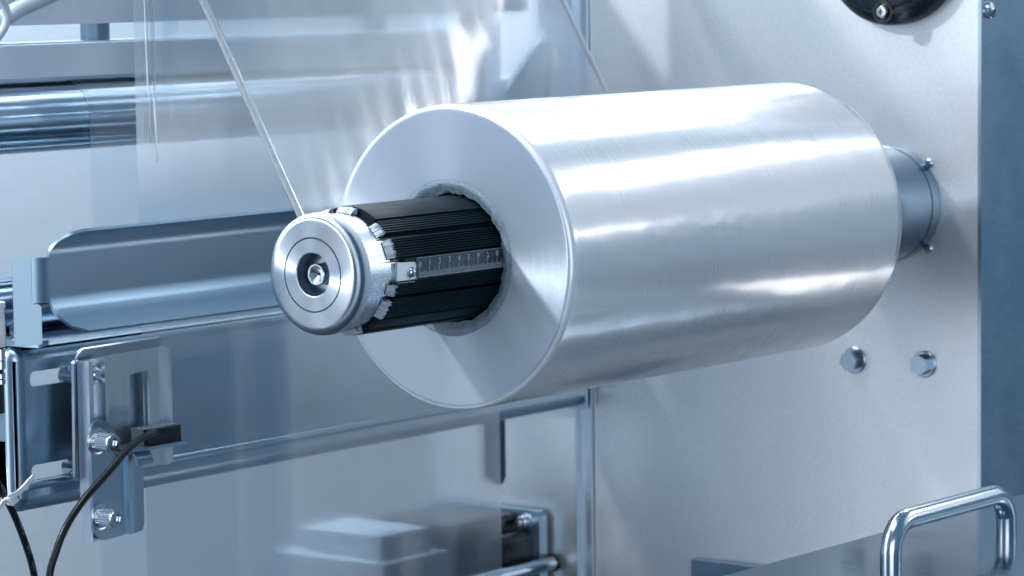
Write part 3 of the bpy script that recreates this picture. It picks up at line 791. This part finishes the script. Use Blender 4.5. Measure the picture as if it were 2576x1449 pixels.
strap([P(20, 1251, X=XC2+.005), P(40, 1242, X=XC2+.007), P(62, 1222, X=XC2+.008), P(81, 1198, X=XC2+.007)], .0019, 'tie_tail', zt0)
strap([P(16, 1256, X=XC2+.004), P(6, 1264, X=XC2+.002), P(-8, 1284, X=XC2)], .0019, 'tie_strap', zt0)

# pale plug with knurled nuts at the left edge
pk = P(-11, 850, X=-.262)
pg = thing('cable_plug', 'pale moulded cable plug above knurled metal nuts at the left edge', 'plug', pk)
zc = lambda y: P(-11, y, X=-.262).z
build('plug_body', L([(0, zc(757)), (.0070, zc(760)), (.0072, zc(772)), (.0064, zc(778)), (.0064, zc(788)), (.0058, zc(789)), (.0064, zc(790)), (.0064, zc(798)), (.0058, zc(799)), (.0064, zc(800)), (.0068, zc(830)), (.0070, zc(842)), (.0066, zc(844)), (.0070, zc(846)), (.0070, zc(858)), (.0065, zc(862)), (.0065, zc(872)), (0, zc(872))], (pk.x, pk.y, 0), (0, 0, 1), 48), M['whitepl'], pg, smooth=30)
for y0_, y1_, r in ((878, 905, .0062), (908, 928, .0061), (940, 952, .0058), (955, 966, .0058)):
    build('knurled_nut', L([(0, zc(y0_)), (r, zc(y0_)), (r, zc(y1_)), (0, zc(y1_))], (pk.x, pk.y, 0), (0, 0, 1), 96, rf=lambda t, h: 1+.03*math.sin(t*24)), M['zinc'], pg, smooth=20)
build('plug_stem', L([(0, zc(870)), (.0048, zc(870)), (.0048, zc(1040)), (0, zc(1040))], (pk.x, pk.y, 0), (0, 0, 1), 32), M['black'], pg)

# two pale hoses at the top left corner
for pts, r, lab in (([(-30, 62), (12, 44), (48, 22), (92, 2), (150, -25)], .0062, 'pale ribbed air hose curving off through the top left corner'), ([(-6, -20), (10, 10), (17, 40), (10, 70), (-14, 105)], .0030, 'thin white hose loop hanging in the top left corner')):
    X = -.335 if r > .004 else -.325
    h = build('air_hose', tube(bmesh.new(), spline([P(x, y, X=X) for x, y in pts], 10), r, 20), M['hose'], None, smooth=60); tag(h, lab, 'hose')

# ------------------------------------------------------------------ drive motor, rod
mp = P(*c6(1970, 400), Y=YW-.006); mt_ = P(*c6(1750, 165), Y=YW-.006)
mo = thing('drive_motor', 'black drive motor with white housing mounted low on the wall behind the film', 'motor', (mp.x-.05, YW, -.36))
bm = plate(bmesh.new(), rpoly([(mp.x-.125, -.50), (mp.x, -.50), (mp.x, mt_.z), (mp.x-.125, mt_.z)], [0, 0, .007, .007]), [], (0, YW-.012, 0), (1, 0, 0), (0, 0, 1), .011)
build('mounting_plate', bm, M['sheet'], mo, bevel=.0008)
b1 = P(*c6(1690, 200), Y=YW-.012); b1b = P(*c6(1690, 380), Y=YW-.012); b2 = P(*c6(1845, 395), Y=YW-.012)
yA = P(*c6(965, 500), X=b1.x).y
bm = plate(bmesh.new(), rpoly([(b1.x-.085, b1b.z), (b1.x, b1b.z), (b1.x, b1.z), (b1.x-.085, b1.z)], [0, 0, .006, .006]), [], (0, yA, 0), (1, 0, 0), (0, 0, 1), YW-.0125-yA)
build('motor_body', bm, M['blackpl'], mo, bevel=.0006)
bm = plate(bmesh.new(), rpoly([(b2.x-.10, -.50), (b2.x, -.50), (b2.x, b2.z), (b2.x-.10, b2.z)], [0, 0, .007, .007]), [], (0, yA+.02, 0), (1, 0, 0), (0, 0, 1), YW-.0125-yA-.02)
build('gear_housing', bm, M['blackpl'], mo, bevel=.0006)
w0 = P(*c6(970, 640), X=b2.x+.004)
bm = B(b2.x-.115, b2.x+.004, w0.y-.085, w0.y, -.52, w0.z+.002); build('white_housing', bm, M['motorpl'], mo, bevel=.004, seg=3)
w1 = P(*c6(680, 350), X=b2.x-.02)
build('white_lid', B(b2.x-.10, b2.x-.012, w0.y-.07, w0.y-.006, w0.z, w1.z), M['motorpl'], mo, bevel=.004, seg=3)
q_ = P(*c6(1770, 300), Y=YW-.016)
build('cap_bolt', L([(0, 0), (.0068, 0), (.0068, .002), (.0052, .0025), (.0052, .010), (.0046, .0105), (.0026, .0105), (.0024, .007), (0, .007)], (q_.x, YW-.012, q_.z), (0, -1, 0), 36), M['zinc'], mo)
rc = P(*c6(2052, 752), Y=YW-.004)
rd = thing('support_rod', 'round steel rod running from the wall below the motor', 'rod', (rc.x, YW, rc.z))
build('rod', L([(0, 0), (.0064, 0), (.0064, .26), (0, .26)], (rc.x, YW-.003, rc.z), (0, -1, 0), 40), M['chrome'], rd)
build('rod_seal', L([(.0064, 0), (.0076, 0), (.0076, .003), (.0064, .003)], (rc.x, YW, rc.z), (0, -1, 0), 40), M['black'], rd)

# ------------------------------------------------------------------ steel lid with handle, lower right
ZL = -.212
e0 = P(1817, 1449, Z=ZL); e1 = P(2217, 1341, Z=ZL); XE = (e0.x+e1.x)/2
ld = thing('steel_lid', 'dark polished steel lid in the lower right corner', 'lid', (XE+.3, .3, ZL))
build('lid_sheet', B(XE, XE+.55, .02, .553, ZL-.003, ZL), M['lid'], ld, bevel=.0008)
build('lid_skirt', B(XE+.001, XE+.004, .02, .553, ZL-.03, ZL-.0035), M['lid'], ld)
h0 = P(2236, 1432, Z=ZL); h1 = P(2536, 1348, Z=ZL); XH = (h0.x+h1.x)/2; zh = P(2380, 1278, X=XH).z
rb_ = .021; pts = [Vector((XH, h0.y, ZL)), Vector((XH, h0.y, zh-rb_))]
pts += [Vector((XH, h0.y+rb_-rb_*math.cos(rad(t)), zh-rb_+rb_*math.sin(rad(t)))) for t in range(6, 91, 7)]
pts += [Vector((XH, h1.y-rb_+rb_*math.sin(rad(t)), zh-rb_+rb_*math.cos(rad(t)))) for t in range(0, 91, 7)]
pts += [Vector((XH, h1.y, ZL))]
hd = build('handle', tube(bmesh.new(), pts, .0072, 28), M['zinc'], ld, smooth=60)
tag(hd, 'bright tubular handle bent to a bow')
